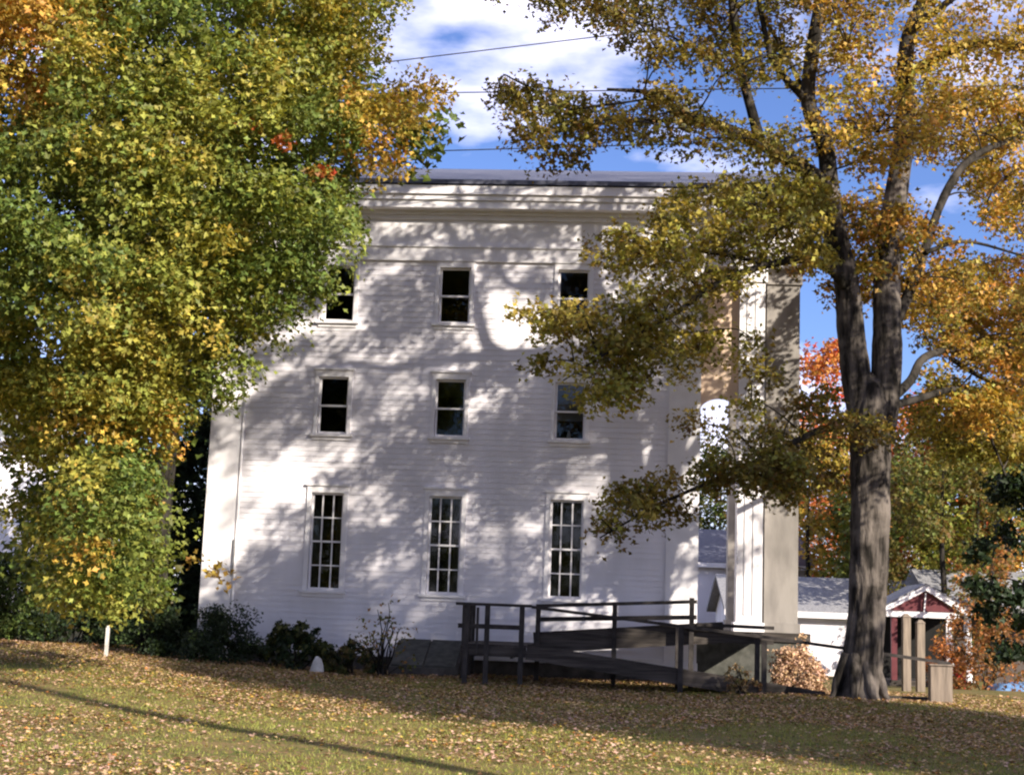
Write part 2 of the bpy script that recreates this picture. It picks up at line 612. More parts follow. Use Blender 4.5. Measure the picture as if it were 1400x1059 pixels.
def window(cx, hw, a, b, kind, item):
    fm = MB()
    fw = .10 if kind == 'six' else .085
    # casing standing proud of the boards
    fm.box(cx - hw - fw, cx - hw, -.045, .05, a, b + .001)
    fm.box(cx + hw, cx + hw + fw, -.045, .05, a, b + .001)
    top = min(b + .15, ZF - .004)
    fm.box(cx - hw - fw, cx + hw + fw, -.047, .05, b + .003, top)
    if kind == 'six' or b < 8:
        fm.box(cx - hw - fw - .04, cx + hw + fw + .04, -.085, .04, top + .002, top + .045)
    f = fm.build('window', TRIM, house)
    sl_ = MB().box(cx - hw - fw - .05, cx + hw + fw + .05, -.10, .10, a - .062, a - .002)
    sl_.box(cx - hw - fw, cx + hw + fw, -.04, -.0, a - .14, a - .064)
    sl_.build('sill', TRIM, f)
    s = MB()
    st = .045
    mid = (a + b) / 2
    for z0, z1, y in ((a, mid + .02, .105), (mid - .02, b, .065)):
        s.box(cx - hw, cx - hw + st, y, y + .035, z0, z1)
        s.box(cx + hw - st, cx + hw, y, y + .035, z0, z1)
        s.box(cx - hw + st, cx + hw - st, y + .001, y + .036, z0, z0 + (.06 if z0 == a else .04))
        s.box(cx - hw + st, cx + hw - st, y + .001, y + .036, z1 - .04, z1)
        if kind == 'six':
            for k in (1, 2):
                xm = cx - hw + 2 * hw * k / 3
                s.box(xm - .016, xm + .016, y + .004, y + .03, z0 + .04, z1 - .04)
            zm = (z0 + z1) / 2
            s.box(cx - hw + st, cx + hw - st, y + .006, y + .029, zm - .014, zm + .014)
    s.build('sash', TRIM, f)
    g = MB()
    for z0, z1, y in ((a + .05, mid, .122), (mid, b - .03, .082)):
        g.add([(cx - hw + .03, y, z0), (cx + hw - .03, y, z0), (cx + hw - .03, y, z1), (cx - hw + .03, y, z1)], [(0, 1, 2, 3)])
    g.build('pane', GLASS, f)
    if item == 'blind':
        MB().box(cx - hw + .05, cx + hw - .05, .17, .175, a + .45, b).build('blind', mat('grey_blind', (.20, .19, .18), (.24, .23, .22), 5, .9), f)
        k = MB()
        k.tube([(cx - .02, .2, a), (cx - .02, .2, a + .05), (cx - .02, .2, a + .12), (cx - .02, .2, a + .2), (cx - .02, .2, a + .24)], [.04, .055, .045, .025, .01], 10)
        k.build('vase', TRIM, f, True)
        MB().box(cx + .1, cx + .3, .16, .24, a - .02, a + .07).build('box', TRIM, f)
    if item == 'curtain':
        for sx in (-1, 1):
            cv, cf = [], []
            for i in range(13):
                xx = cx + sx * (hw - .02 - .16 * i / 12)
                yy = .19 + .02 * math.sin(i * 1.7)
                cv += [(xx, yy, a + .05), (xx, yy, b)]
            cf = [(2 * i, 2 * i + 2, 2 * i + 3, 2 * i + 1) for i in range(12)]
            mesh_obj('curtain', cv, cf, mat('grey_curtain', (.045, .04, .035), (.07, .065, .055), 4, .9), f, True)


for i, q in enumerate(WIN):
    window(*q, 'blind' if (q[0] > 1 and q[2] > 5 and q[2] < 6) else ('curtain' if q[4] == 'six' else None))
# downpipe on the left pilaster and conductor on the right one
MB().tube([(XL + PW + .05, -.06, 10.1), (XL + PW + .05, -.06, 6), (XL + PW + .05, -.06, .5)], [.028] * 3, 8).build('downpipe', TRIM, house)
dk = MB()
dk.box(XL + PW + .01, XL + PW + .05, -.10, -.03, 2.05, 2.85)
dk.build('meter_box', METAL, house)
# open porch at the street end
pr = MB()
pr.box(XR + .032, XE + .2, .05, DEP - .05, 1.06, 1.25)
pr.build('porch_floor', WOOD, house)
MB().box(XR + .04, XE + .12, .10, DEP - .1, -.3, 1.055).build('porch_base', HATCH, house)
pc = MB().box(XR + .002, XE - .252, .302, DEP - .3, 9.02, 9.12)
pc.build('porch_ceiling', BEIGE, house)


def pier(x0, x1, y0, y1, mt):
    p = MB()
    p.box(x0, x1, y0, y1, 1.45, 8.85)
    p.box(x0 - .05, x1 + .05, y0 - .05, y1 + .05, 1.252, 1.448)
    p.box(x0 - .05, x1 + .05, y0 - .05, y1 + .05, 8.852, ZF - .002)
    for k in (1, 2) if mt is TRIM else ():  # fluted panel grooves as raised fillets
        xx = x0 + (x1 - x0) * k / 3
        p.box(xx - .025, xx + .025, y0 - .02, y0 - .001, 1.6, 8.7)
    return p.build('porch_pier', mt, house)


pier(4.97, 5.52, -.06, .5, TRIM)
pier(5.58, 6.30, .16, .88, SHADEPAINT)
pier(5.58, 6.30, DEP - .9, DEP - .2, SHADEPAINT)
# beige arched panel hung between the wall and the pier
ar = MB()
n = 14
va = []
x0, x1 = XR + .034, 4.965
for i in range(n + 1):
    tt = i / n
    xx = x0 + (x1 - x0) * tt
    zz = 6.05 + .22 * math.sin(math.pi * tt) ** .6
    va += [(xx, .10, zz), (xx, .10, 9.01), (xx, .22, zz), (xx, .22, 9.01)]
fa = []
for i in range(n):
    b = 4 * i
    fa += [(b, b + 4, b + 5, b + 1), (b + 2, b + 3, b + 7, b + 6), (b, b + 2, b + 6, b + 4)]
ar.add(va, fa)
ar.build('arched_panel', BEIGE, house)
# sloping cellar hatch against the wall
ch = MB()
ch.hexa([(-2.25, -1.35, -.2), (-.80, -1.35, -.2), (-.80, -.06, -.2), (-2.25, -.06, -.2)], [(-2.25, -1.35, .28), (-.80, -1.35, .28), (-.80, -.06, .80), (-2.25, -.06, .80)])
hatch = ch.build('cellar_hatch', STONE, house)
for sx in (-1, 1):
    xa_, xb_ = (-2.2, -1.54) if sx < 0 else (-1.51, -.85)
    MB().hexa([(xa_, -1.33, .292), (xb_, -1.33, .292), (xb_, -.09, .792), (xa_, -.09, .792)], [(xa_, -1.33, .332), (xb_, -1.33, .332), (xb_, -.09, .832), (xa_, -.09, .832)]).build('hatch_door', HATCH, hatch)

# ------------------------------------------------------------------ wheelchair ramp
ramp = thing('wooden_ramp', 'dark weathered wooden access ramp with rails doubling back along the white wall', 'ramp', HOUSE_LOC, -A)
FV, BV = -3.25, -1.95                 # front and back edge of the lower flight
LX0, LX1 = -.52, .72


def planks(x0, x1, y0, y1, za, zb, step=.14, along=True):
    p = MB()
    x = x0
    while x < x1 - .01:
        e = min(x + step - .008, x1)
        z0 = za + (zb - za) * (x - x0) / (x1 - x0)
        z1 = za + (zb - za) * (e - x0) / (x1 - x0)
        p.hexa([(x, y0, z0 - .035), (e, y0, z1 - .035), (e, y1, z1 - .035), (x, y1, z0 - .035)], [(x, y0, z0), (e, y0, z1), (e, y1, z1), (x, y1, z0)])
        x += step
    return p


planks(LX0, LX1, FV, -.42, .86, .86).build('landing_deck', WOOD, ramp)
planks(LX1 + .005, 6.45, FV, BV, .85, .12).build('lower_deck', WOOD, ramp)
planks(LX1 + .005, 4.6, -1.72, -.45, .87, 1.22).build('upper_deck', WOOD, ramp)
planks(4.6, 5.6, -1.72, -.12, 1.22, 1.22).build('top_deck', WOOD, ramp)


def zlow(x): return .85 - (.73) * (x - LX1) / (6.45 - LX1)
def zup(x): return .87 + .35 * (x - LX1) / (4.6 - LX1)


MB().bar((LX0 - .02, FV - .022, .73), (LX1, FV - .022, .73), .04, .19).build('skirt_board', WOOD, ramp)
MB().bar((LX0 - .024, FV, .73), (LX0 - .024, -.42, .73), .04, .19).build('skirt_board', WOOD, ramp)
MB().bar((LX1 + .003, FV - .024, zlow(LX1) - .10), (6.4, FV - .024, zlow(6.4) - .06), .04, .30).build('skirt_board', WOOD, ramp)
MB().bar((LX1 + .05, -1.744, zup(LX1) + .02), (4.6, -1.744, zup(4.6) + .02), .04, .42).build('skirt_board', WOOD, ramp)
MB().bar((4.61, -1.746, 1.13), (5.6, -1.746, 1.13), .04, .20).build('skirt_board', WOOD, ramp)


def post(x, y, z0, z1, s=.095):
    MB().box(x - s / 2, x + s / 2, y - s / 2, y + s / 2, z0, z1).build('post', RAILW, ramp)


for x in (-.45, -.05, .62):
    post(x, FV - .09, -.25, 1.60)
post(-.24, FV - .09, .66, 1.56, .05)
for y in (-2.2, -1.2, -.5):
    post(LX0 - .09, y, -.2, 1.60)
for x, h in ((3.68, .84), (5.26, .86)):
    post(x, FV - .095, -.2, zlow(x) + h)
    post(x, BV + .05, -.2, zlow(x) + h)
for x in (.85, 2.4, 3.95):
    post(x, -1.82, -.1, zup(x) + .74)
MB().bar((LX0 - .15, FV - .09, 1.62), (.80, FV - .09, 1.62), .13, .055).build('handrail', RAILW, ramp)
MB().bar((LX0 - .09, FV + .03, 1.618), (LX0 - .09, -.42, 1.618), .13, .055).build('handrail', RAILW, ramp)
MB().bar((LX0 - .1, FV - .06, 1.20), (.62, FV - .06, 1.20), .04, .09).build('middle_rail', RAILW, ramp)
MB().bar((.802, FV - .09, 1.605), (5.26, FV - .09, 1.20), .12, .06).build('handrail', RAILW, ramp)
MB().bar((5.26, FV - .09, 1.202), (8.72, FV - .09, .84), .12, .06).build('handrail', RAILW, ramp)
MB().bar((.75, BV + .05, 1.60), (5.3, BV + .05, 1.19), .10, .05).build('handrail', RAILW, ramp)
MB().bar((.80, -1.82, 1.63), (4.05, -1.82, 1.83), .13, .07).build('handrail', RAILW, ramp)
MB().bar((.80, -1.80, 1.36), (4.05, -1.80, 1.52), .04, .09).build('middle_rail', RAILW, ramp)
MB().bar((4.05, -1.80, 1.38), (5.6, -1.80, 1.36), .05, .07).build('middle_rail', RAILW, ramp)
ep = MB().box(8.34, 8.74, FV - .24, FV + .02, -.2, .795)
ep.box(8.31, 8.77, FV - .27, FV + .05, .797, .82)
ep.build('end_post', TANWOOD, ramp)
for x in np.arange(LX0 + .15, 5.4, .8):
    zz = .8 if x < LX1 else zlow(x) - .05
    jb = MB().box(x - .02, x + .02, FV + .02, BV - .02, zz - .2, zz - .02)
    jb.build('joist', RAILW, ramp)

# ------------------------------------------------------------------ the forked maple on the right
D = 27.5
tree = thing('maple_tree', 'large forked maple with grey trunk and thin golden leaves, right of the white building', 'tree', tuple(P(1172, 952, D)))
T0 = np.array(tree.location)


def loc(pts): return [np.asarray(q) - T0 for q in pts]


tk = MB()
base = [P(1176, 985, D), P(1174, 955, D), P(1176, 935, D), P(1180, 900, D), P(1184, 850, D), P(1188, 780, D), P(1190, 700, D), P(1190, 620, D), P(1190, 565, D), P(1192, 535, D), P(1193, 510, D)]
pth = curve(loc(base), 14)
rad = np.interp(np.linspace(0, 1, len(pth)), [0, .09, .17, .28, .44, .66, .82, .92, 1], [.53, .43, .38, .36, .352, .375, .41, .34, .10])
tk.tube(pth, rad, 72, .05, 1.0)
stem1 = [P(1184, 590, D), P(1172, 520, D), P(1163, 450, D), P(1157, 380, D), P(1140, 310, D), P(1130, 250, D)]
p1 = curve(loc(stem1), 10)
tk.tube(p1, np.linspace(.31, .19, len(p1)), 48, .05, 2.0)
stem2 = [P(1200, 600, D), P(1211, 520, D), P(1213, 440, D), P(1213, 370, D + .2), P(1222, 290, D + .3), P(1235, 200, D + .4), P(1240, 160, D + .5)]
p2 = curve(loc(stem2), 10)
tk.tube(p2, np.linspace(.31, .19, len(p2)), 48, .05, 3.0)
for a_ in (200, 250, 290, 340, 20, 80):               # root flare
    dx, dy = math.cos(R(a_)), math.sin(R(a_))
    c0 = np.array(T0) * 0
    tk.tube(curve([c0 + (dx * .2, dy * .2, .75), c0 + (dx * .42, dy * .42, .28), c0 + (dx * .50, dy * .50, .05), c0 + (dx * .64, dy * .64, -.12)], 4), np.linspace(.13, .03, 13), 14, .06, a_)
LIMBS = []
nodes = []


def limb(pxs, r0, r1, seg=12):
    pts = curve(loc([P(*q) for q in pxs]), 5)
    mb = MB().tube(pts, np.linspace(r0, r1, len(pts)), seg, .05, pxs[0][0])
    LIMBS.append(mb)
    nodes.extend((q, mb) for q in pts[2::2])


limb([(1130, 252, D), (1090, 225, D - .4), (1040, 197, D - .8), (985, 172, D - 1.2), (935, 155, D - 1.6), (890, 128, D - 1.8), (830, 122, D - 2)], .17, .025)
limb([(985, 172, D - 1.2), (900, 165, D - 1.4), (820, 170, D - 1.2), (740, 180, D - 1)], .05, .015)
limb([(1040, 197, D - .8), (1030, 160, D - 1), (1012, 90, D - 1), (1000, 0, D - 1.2), (985, -90, D - 1.5)], .12, .05)
limb([(1134, 256, D), (1128, 200, D), (1105, 140, D), (1112, 60, D - .2), (1125, -20, D - .4), (1140, -150, D - .6)], .19, .09)
limb([(1105, 140, D), (1060, 90, D - .8), (1045, 40, D - 1), (1030, -40, D - 1.3)], .08, .04)
limb([(1105, 140, D), (1075, 75, D + .5), (1040, 20, D + .7)], .06, .03)
limb([(1238, 170, D + .5), (1240, 60, D + .6), (1265, -10, D + .6), (1290, -140, D + .4)], .19, .09)
limb([(1240, 50, D + .6), (1265, 25, D + .2), (1300, 0, D - .2), (1360, -50, D - .8)], .10, .05)
limb([(1160, 400, D), (1140, 372, D - .5), (1105, 355, D - 1), (1050, 362, D - 1.6), (985, 385, D - 2), (920, 430, D - 2.4), (850, 470, D - 2.6), (770, 520, D - 2.8)], .11, .012)
limb([(1050, 362, D - 1.6), (1000, 350, D - 1.2), (930, 340, D - .9), (860, 330, D - .8)], .045, .012)
limb([(1240, 100, D + .5), (1330, 60, D - 1), (1430, 80, D - 2.5), (1480, 180, D - 3.6), (1490, 330, D - 4), (1480, 480, D - 4.2)], .10, .03)
limb([(1130, -60, D - .5), (1050, -140, D - 2), (920, -200, D - 3), (780, -230, D - 4), (680, -240, D - 4.5)], .09, .03)
limb([(1290, -140, D + .4), (1330, -260, D - 1), (1350, -380, D - 3), (1330, -480, D - 5)], .09, .03)
limb([(1140, -150, D - .6), (1150, -280, D - 2.5), (1120, -400, D - 5)], .09, .03)
limb([(1180, 590, D), (1130, 585, D - .6), (1070, 612, D - 1.2), (990, 650, D - 1.6), (900, 690, D - 2), (820, 735, D - 2.2)], .08, .012)
limb([(1215, 548, D), (1245, 520, D + .6), (1262, 490, D + 1.2), (1300, 478, D + 2), (1350, 480, D + 2.8), (1420, 470, D + 3.6), (1520, 430, D + 4.4)], .10, .045)
limb([(1215, 556, D), (1255, 545, D + .6), (1310, 532, D + 1.6), (1335, 560, D + 2.4), (1355, 600, D + 2.8), (1375, 650, D + 3)], .09, .015)
limb([(1300, 490, D + 2), (1350, 520, D + 2.6), (1420, 545, D + 3.4)], .06, .03)
limb([(1225, 440, D + .2), (1255, 370, D + .6), (1290, 270, D + 1.4), (1330, 215, D + 2.2), (1400, 185, D + 3), (1480, 160, D + 3.8)], .11, .05)
limb([(1265, 345, D + .6), (1320, 330, D + 1), (1400, 350, D + 1.2)], .05, .02)

OL = [('olive', 5), ('bronze', 2.5), ('yellow', .8), ('lime', .8)]
OY = [('olive', 3), ('lime', 2.5), ('yellow', 2), ('bronze', 1.5)]
GO = [('gold', 3), ('yellow', 3), ('orange', .7), ('lime', 1.2), ('olive', 2.2), ('bronze', 1.2)]
DK = [('olive', 4), ('bronze', 2.5), ('lime', 1.2), ('yellow', .8)]
MIXR = [('gold', 2.4), ('orange', 1), ('olive', 2.6), ('lime', 1.5), ('yellow', 1)]
regs = [
    ([(655, 105), (700, 92), (790, 125), (900, 112), (1000, 130), (1100, 180), (1090, 242), (960, 218), (880, 202), (800, 228), (740, 243), (690, 230), (650, 190)], 46, 16, OL, D - 3, D + .5),
    ([(660, -60), (1100, -60), (1110, 100), (1000, 128), (900, 95), (850, 70), (765, 40), (690, 20)], 60, 18, OL, D - 3.5, D + 1.5),
    ([(1090, -80), (1420, -80), (1420, 120), (1340, 150), (1250, 250), (1150, 255), (1080, 190)], 96, 18, GO, D - 2.5, D + 3),
    ([(1230, 120), (1420, 100), (1420, 330), (1340, 330), (1300, 215), (1240, 240)], 58, 15, MIXR, D + 2, D + 5.5),
    ([(825, 300), (900, 250), (1000, 245), (1130, 255), (1160, 360), (1050, 375), (950, 400), (860, 395), (805, 345)], 50, 17, OY, D - 3, D + .8),
    ([(695, 440), (780, 412), (850, 395), (900, 375), (1045, 360), (1030, 425), (960, 470), (890, 520), (850, 575), (745, 550), (725, 515), (790, 480)], 40, 15, OY, D - 3.2, D - 1),
    ([(1010, 560), (1040, 530), (1130, 520), (1235, 540), (1230, 600), (1160, 620), (1155, 730), (1075, 700), (1000, 660)], 27, 14, DK, D - 2, D + 1.5),
    ([(790, 695), (830, 655), (940, 640), (1000, 590), (1080, 610), (1150, 640), (1120, 690), (1010, 690), (950, 700), (880, 725), (815, 760)], 30, 12, DK, D - 2.6, D - .4),
    ([(1090, 265), (1240, 240), (1330, 330), (1340, 420), (1250, 470), (1180, 430), (1100, 400)], 56, 15, MIXR, D - .5, D + 3),
    ([(1230, 360), (1420, 330), (1420, 530), (1330, 505), (1240, 480)], 62, 15, MIXR, D + 3, D + 5.5),
    ([(1215, 545), (1300, 520), (1420, 510), (1420, 640), (1300, 640), (1240, 610)], 44, 15, OY, D + 3.2, D + 5.5),
    ([(640, -330), (800, -450), (1300, -470), (1500, -330), (1500, -70), (650, -50)], 150, 36, GO, D - 8.5, D + 2),
    ([(860, 395), (1045, 385), (1105, 530), (1000, 610), (930, 590), (880, 520)], 13, 9, OY, D - 2.5, D + .5),
    ([(690, 420), (830, 400), (900, 370), (870, 500), (800, 540), (740, 520)], 8, 9, OY, D - 3, D - 1),
    ([(980, 232), (1130, 238), (1135, 300), (990, 300)], 18, 12, OY, D - 2.5, D + .5),
    ([(1235, 455), (1420, 430), (1420, 600), (1300, 605)], 30, 13, MIXR, D + 1, D + 3),
    ([(1408, -60), (1540, -60), (1540, 560), (1405, 560)], 44, 20, MIXR, D - 5.5, D - 2.5),  # unseen crown pads added to shade the trunk and stems
    ([(1480, 120), (1760, 120), (1760, 500), (1480, 500)], 50, 22, MIXR, D + .2, D + 3),  # unseen crown pads added to shade the right-hand limbs
    ([(1430, -100), (1620, 0), (1680, 300), (1560, 560), (1425, 640)], 46, 24, MIXR, D + 4, D + 8),
]
pads = []
for poly, n, inset, pal, d0, d1 in regs:
    for p in region(poly, n, inset):
        pads.append((P(p[0], p[1], rng.uniform(d0, d1)) - T0, (inset + 9) / F_PX * D * rng.uniform(.8, 1.2) * np.array([1.3, 1.3, .55]), pal))
po, no, si, co, sp = spray_cloud(pads, 4.6, 36, .112, .34)
leaves('crown', po, no, si, co, LEAF, tree)
grow_twigs(nodes + [(q, tk) for q in loc(stem1)[2:] + loc(stem2)[2:]], [c for c, r, _ in pads if c[2] + T0[2] < 13.4], .05)
tk.build('trunk', BARK, tree, True)
for mb in LIMBS:
    mb.build('limb', BARK2, tree, True)

# ------------------------------------------------------------------ the full maple on the left
DL = 25.0
bx = P(206, 868, 32.3)
bx[2] = gz(bx[0], bx[1])
ltree = thing('maple_tree', 'broad dense green and gold maple whose branches sweep to the lawn on the left', 'tree', tuple(bx))
B0 = np.array(ltree.location)
tk = MB()
tp_ = curve([(0, 0, -.3), (.05, 0, .8), (0, .1, 2.4), (.1, 0, 4.5), (.25, .1, 7), (.2, 0, 9.5), (.1, .1, 12)], 5)
tk.tube(tp_, np.linspace(.32, .07, len(tp_)), 20, .05, 5)
POLY_L = [(-330, -250), (470, -260), (535, -60), (553, 10), (545, 72), (505, 100), (560, 100), (600, 85), (614, 170), (575, 218), (530, 245), (512, 322),
          (470, 372), (385, 455), (336, 512), (306, 560), (236, 590), (214, 640), (232, 690), (264, 700), (262, 735), (228, 745), (232, 790), (205, 848), (150, 850), (80, 838), (34, 790), (2, 700), (10, 590), (-60, 575), (-330, 560)]


def left_pal(p):
    x, y = p
    q = n3(np.array([x / 130., y / 130., 3.0]), 1.0)
    if 470 < x and 85 < y < 250: return [('gold', 3), ('yellow', 4), ('orange', 1), ('lime', 2.5)]
    if x < 90 and y < 130: return [('gold', 3), ('orange', 1.6), ('yellow', 3), ('lime', 3)]
    if 85 < x < 215 and 540 < y < 790 and (x - 90) * .9 < 800 - y: 
        if random.random() < .42: return [('gold', 3), ('yellow', 3), ('orange', .4), ('lime', 2.4)]
    if q > .25: return [('yellow', 1.6), ('lime', 4), ('gold', .6), ('green', 1.8)]
    if q < -.2: return [('green', 5), ('lime', 2), ('olive', 1)]
    return [('lime', 4), ('green', 3), ('yellow', .8), ('gold', .2)]


pads = []
for p in region(POLY_L, 700, 16):
    ed = edge_dist(p, POLY_L)
    thick = 4.6 * min(1, (ed / 260.)) ** .5
    u = rng.uniform(0, 1)
    d = DL - thick * (1 - u ** 1.6 * 1.5) + .5 * n3(np.array([p[0] / 60, p[1] / 60, 0.]))
    pads.append((P(p[0], p[1], d) - B0, rng.uniform(.42, .64) * np.array([1.2, 1.2, .6]), left_pal(p)))
for (x, y) in ((338, 172), (424, 240), (445, 236), (395, 190)):      # the few red twigs
    pads.append((P(x, y, DL - 3.2) - B0, .16, [('red', 2), ('orange', 2), ('bronze', 2), ('lime', 1)]))
for (x, y) in ((268, 765), (288, 778), (306, 790)):
    pads.append((P(x, y, DL - .6) - B0, .16, [('bronze', 3), ('yellow', 2)]))
po, no, si, co, sp = spray_cloud(pads[:-7], 7.2, 44, .108, .35, .32)
p2_, n2_, s2_, c2_, _ = spray_cloud(pads[-7:], 3, 14, .12, .14)
inner = [(P(p[0], p[1], DL + rng.uniform(.5, 3.5)) - B0, .7, [('green', 3), ('olive', 2)]) for p in region(POLY_L, 300, 34)]
pi_, ni_, si_, ci_, _ = spray_cloud(inner, 6, 24, .20, .5)
p2_, n2_, s2_, c2_ = (np.concatenate(q) for q in ((p2_, pi_), (n2_, ni_), (s2_, si_), (c2_, ci_)))
leaves('crown', np.concatenate([po, p2_]), np.concatenate([no, n2_]), np.concatenate([si, s2_]), np.concatenate([co, c2_]), LEAF, ltree)
grow_twigs([(q, tk) for q in tp_[3:]], [c for c, r, _ in pads][::2], .07)
tk.build('trunk', BARK2, ltree, True)


# ------------------------------------------------------------------ other trees
def simple_tree(name, label, x, y, h, wd, pal, n=60, leaf=.22, crown_lo=.2, mt=LEAF, shape='round', trunk_r=.2, group=None, per=5, q=22, bark=BARK2, clump=1.0):
    z0 = float(gz(x, y))
    o = thing(name, label, 'tree', (x, y, z0), 0, group)
    pads = []
    for _ in range(n):
        tz = rng.uniform(0, 1)
        if shape == 'cone':
            rr = wd / 2 * (1 - tz) ** .8 + .15
        else:
            rr = wd / 2 * math.sqrt(max(.05, 1 - (2 * tz - .85) ** 2 / 1.35))
        a = rng.uniform(0, 2 * math.pi)
        r = rr * rng.uniform(.3, 1) ** .5
        zz = h * (crown_lo + (1 - crown_lo) * tz)
        pads.append((np.array([math.cos(a) * r, math.sin(a) * r, zz]) + rng.normal(size=3) * .2, wd * .11 * clump * rng.uniform(.7, 1.3), pal))
    po, no, si, co, sp = spray_cloud(pads, per, q, leaf, wd * .075 * clump + .12)
    leaves('crown', po, no, si, co, mt, o)
    t_ = MB()
    tp = curve([(0, 0, -.3), (.05, .03, h * .25), (-.06, .05, h * .55), (.04, 0, h * .93)], 5)
    t_.tube(tp, np.linspace(trunk_r, .03, len(tp)), 10, .04, x)
    grow_twigs([(q, t_) for q in tp[4:]], [c for c, r, _ in pads][::3], .06)
    t_.build('trunk', bark, o, True)
    return o


def px_x(px, depth): return (px - 700) / F_PX * depth


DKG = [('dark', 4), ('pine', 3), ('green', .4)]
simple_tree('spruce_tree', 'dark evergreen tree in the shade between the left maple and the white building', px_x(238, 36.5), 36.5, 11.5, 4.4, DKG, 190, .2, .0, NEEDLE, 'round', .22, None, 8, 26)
simple_tree('spruce_tree', 'dark conifer at the right edge of the photo behind the forked maple', px_x(1418, 36), 36, 10.0, 2.6, DKG, 70, .2, .12, NEEDLE, 'cone', .2)
RED = [('red', 2), ('orange', 3.5), ('gold', 1.2), ('bronze', 1)]
GRN = [('green', 4), ('lime', 2.2), ('olive', 2)]
YEL = [('yellow', 3), ('gold', 2), ('lime', 2), ('olive', 2)]
far = [
    ('maple_tree', 'red orange maple seen between the porch pier and the forked trunk', 1128, 74, 15.6, 7.5, RED, 100),
    ('maple_tree', 'yellow green tree behind the low white house, beside the porch pier', 1112, 64, 9.6, 6, YEL, 80),
    ('maple_tree', 'orange red maple behind the small maroon gabled porch', 1272, 64, 11.5, 6.4, RED, 90),
    ('oak_tree', 'dark green tree right of the forked trunk above the grey roof', 1235, 60, 8.2, 6, GRN, 90),
    ('oak_tree', 'bright green tree right of the maroon gabled porch', 1345, 57, 9.5, 6.4, [('lime', 4), ('green', 3), ('yellow', 1)], 70),
    ('maple_tree', 'tall golden maple far behind the small house at the right', 1320, 82, 15, 11, MIXR, 110),
    ('oak_tree', 'olive tree at the far right beyond the dark conifer', 1440, 66, 11, 7, [('olive', 3), ('green', 2), ('bronze', 1)], 70),
    ('oak_tree', 'dark green tree seen through the open porch of the white building', 992, 88, 13.6, 9, [('green', 3), ('olive', 3), ('bronze', 1)], 70),
    ('oak_tree', 'dark round tree beyond the small cottage seen through the porch', 985, 78, 10.6, 7, [('green', 3), ('dark', 3), ('bronze', 1)], 80),
    ('oak_tree', 'dark olive tree close behind the maroon gabled porch', 1296, 53, 9.2, 5.4, [('olive', 4), ('green', 2), ('bronze', 2)], 90),
    ('maple_tree', 'orange and olive maple at the right edge, left of the dark conifer', 1385, 60, 12, 6, [('orange', 2), ('olive', 3), ('gold', 2)], 90),
    ('oak_tree', 'wide dark green tree behind the dark evergreen left of the white building', 215, 58, 10.5, 9, DKG, 120),
    ('oak_tree', 'tall green tree behind the white house at the left edge', -40, 70, 14, 10, GRN, 70),
    ('maple_tree', 'tall russet maple rising behind the grey roofed house', 1190, 92, 12.5, 9, [('bronze', 3), ('orange', 2), ('olive', 3)], 70),
]
for nm, lb, px, dp, h, wd, pal, n in far:
    simple_tree(nm, lb, px_x(px, dp), dp, h, wd, pal, n, .26 if dp > 55 else .19, .12, LEAF, 'round', .18)
# trees standing outside the picture whose shade lies on the lawn, and one added to shade the wall
simple_tree('maple_tree', 'maple beside the camera whose shade lies across the lawn', 14.5, 10.5, 14.4, 8.6, GRN, 260, .26, .32, LEAF, 'round', .32, None, 7, 30)


for i, x in enumerate((-15, -2, 12)):
    simple_tree('maple_tree', ('maple across the street behind the camera, first of three', 'middle maple across the street behind the camera', 'maple across the street behind the camera, by the pole')[i], x, -34, 12.5, 14, GRN, 60, .45, .12, LEAF, 'round', .3, None, 5, 20)
simple_tree('maple_tree', 'unseen maple added on the right to shade the lower white wall', 11.9, 18.9, 14.0, 6.6, MIXR, 23, .2, .45, LEAF, 'round', .26, None, 6, 46, BARK2, 1.2)  # added out of view, crown thinned to throw broad shade on the wall


def shrub(name, label, x, y, h, wd, pal, n, leaf, mt, per=6, q=18, thick=.9, stems=6, cat='shrub'):
    z0 = float(gz(x, y))
    o = thing(name, label, cat, (x, y, z0))
    pads = []
    for _ in range(n):
        d = rng.normal(size=3)
        d /= np.linalg.norm(d)
        d[2] = abs(d[2])
        rr = rng.uniform(.25, 1) ** .45
        pads.append((np.array([d[0] * wd / 2 * rr * thick, d[1] * wd / 2 * rr * thick, .08 * h + d[2] * h * .88 * rr]), min(wd, h) * .14, pal))
    po, no, si, co, sp = spray_cloud(pads, per, q, leaf, min(wd, h) * .13)
    leaves('foliage', po, no, si, co, mt, o)
    s_ = MB()
    for i in range(stems):
        tgt = pads[i % len(pads)][0]
        pt = limb_path(np.array([rng.normal() * .06, rng.normal() * .06, -.05]), tgt)
        s_.tube(pt, np.linspace(.02, .006, len(pt)), 6)
    s_.build('stem', BARK2, o, True)
    return o


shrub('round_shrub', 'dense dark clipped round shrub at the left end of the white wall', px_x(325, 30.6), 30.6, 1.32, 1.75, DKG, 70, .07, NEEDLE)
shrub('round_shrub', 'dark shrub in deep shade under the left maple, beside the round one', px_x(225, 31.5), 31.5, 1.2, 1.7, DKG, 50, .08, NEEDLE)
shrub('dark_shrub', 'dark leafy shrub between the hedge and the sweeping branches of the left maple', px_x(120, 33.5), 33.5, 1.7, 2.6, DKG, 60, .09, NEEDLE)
shrub('rhododendron', 'dark broad leaved shrub with a ragged outline under the first ground floor window', px_x(425, 30.4), 30.4, 1.10, 1.7, [('dark', 4), ('pine', 2), ('olive', 1.2)], 34, .13, NEEDLE, 5, 12)
shrub('low_shrub', 'low dark shrub between the rhododendron and the cellar hatch', px_x(500, 30.3), 30.3, .72, 1.5, [('dark', 4), ('brown', 1), ('olive', 1)], 24, .08, NEEDLE)
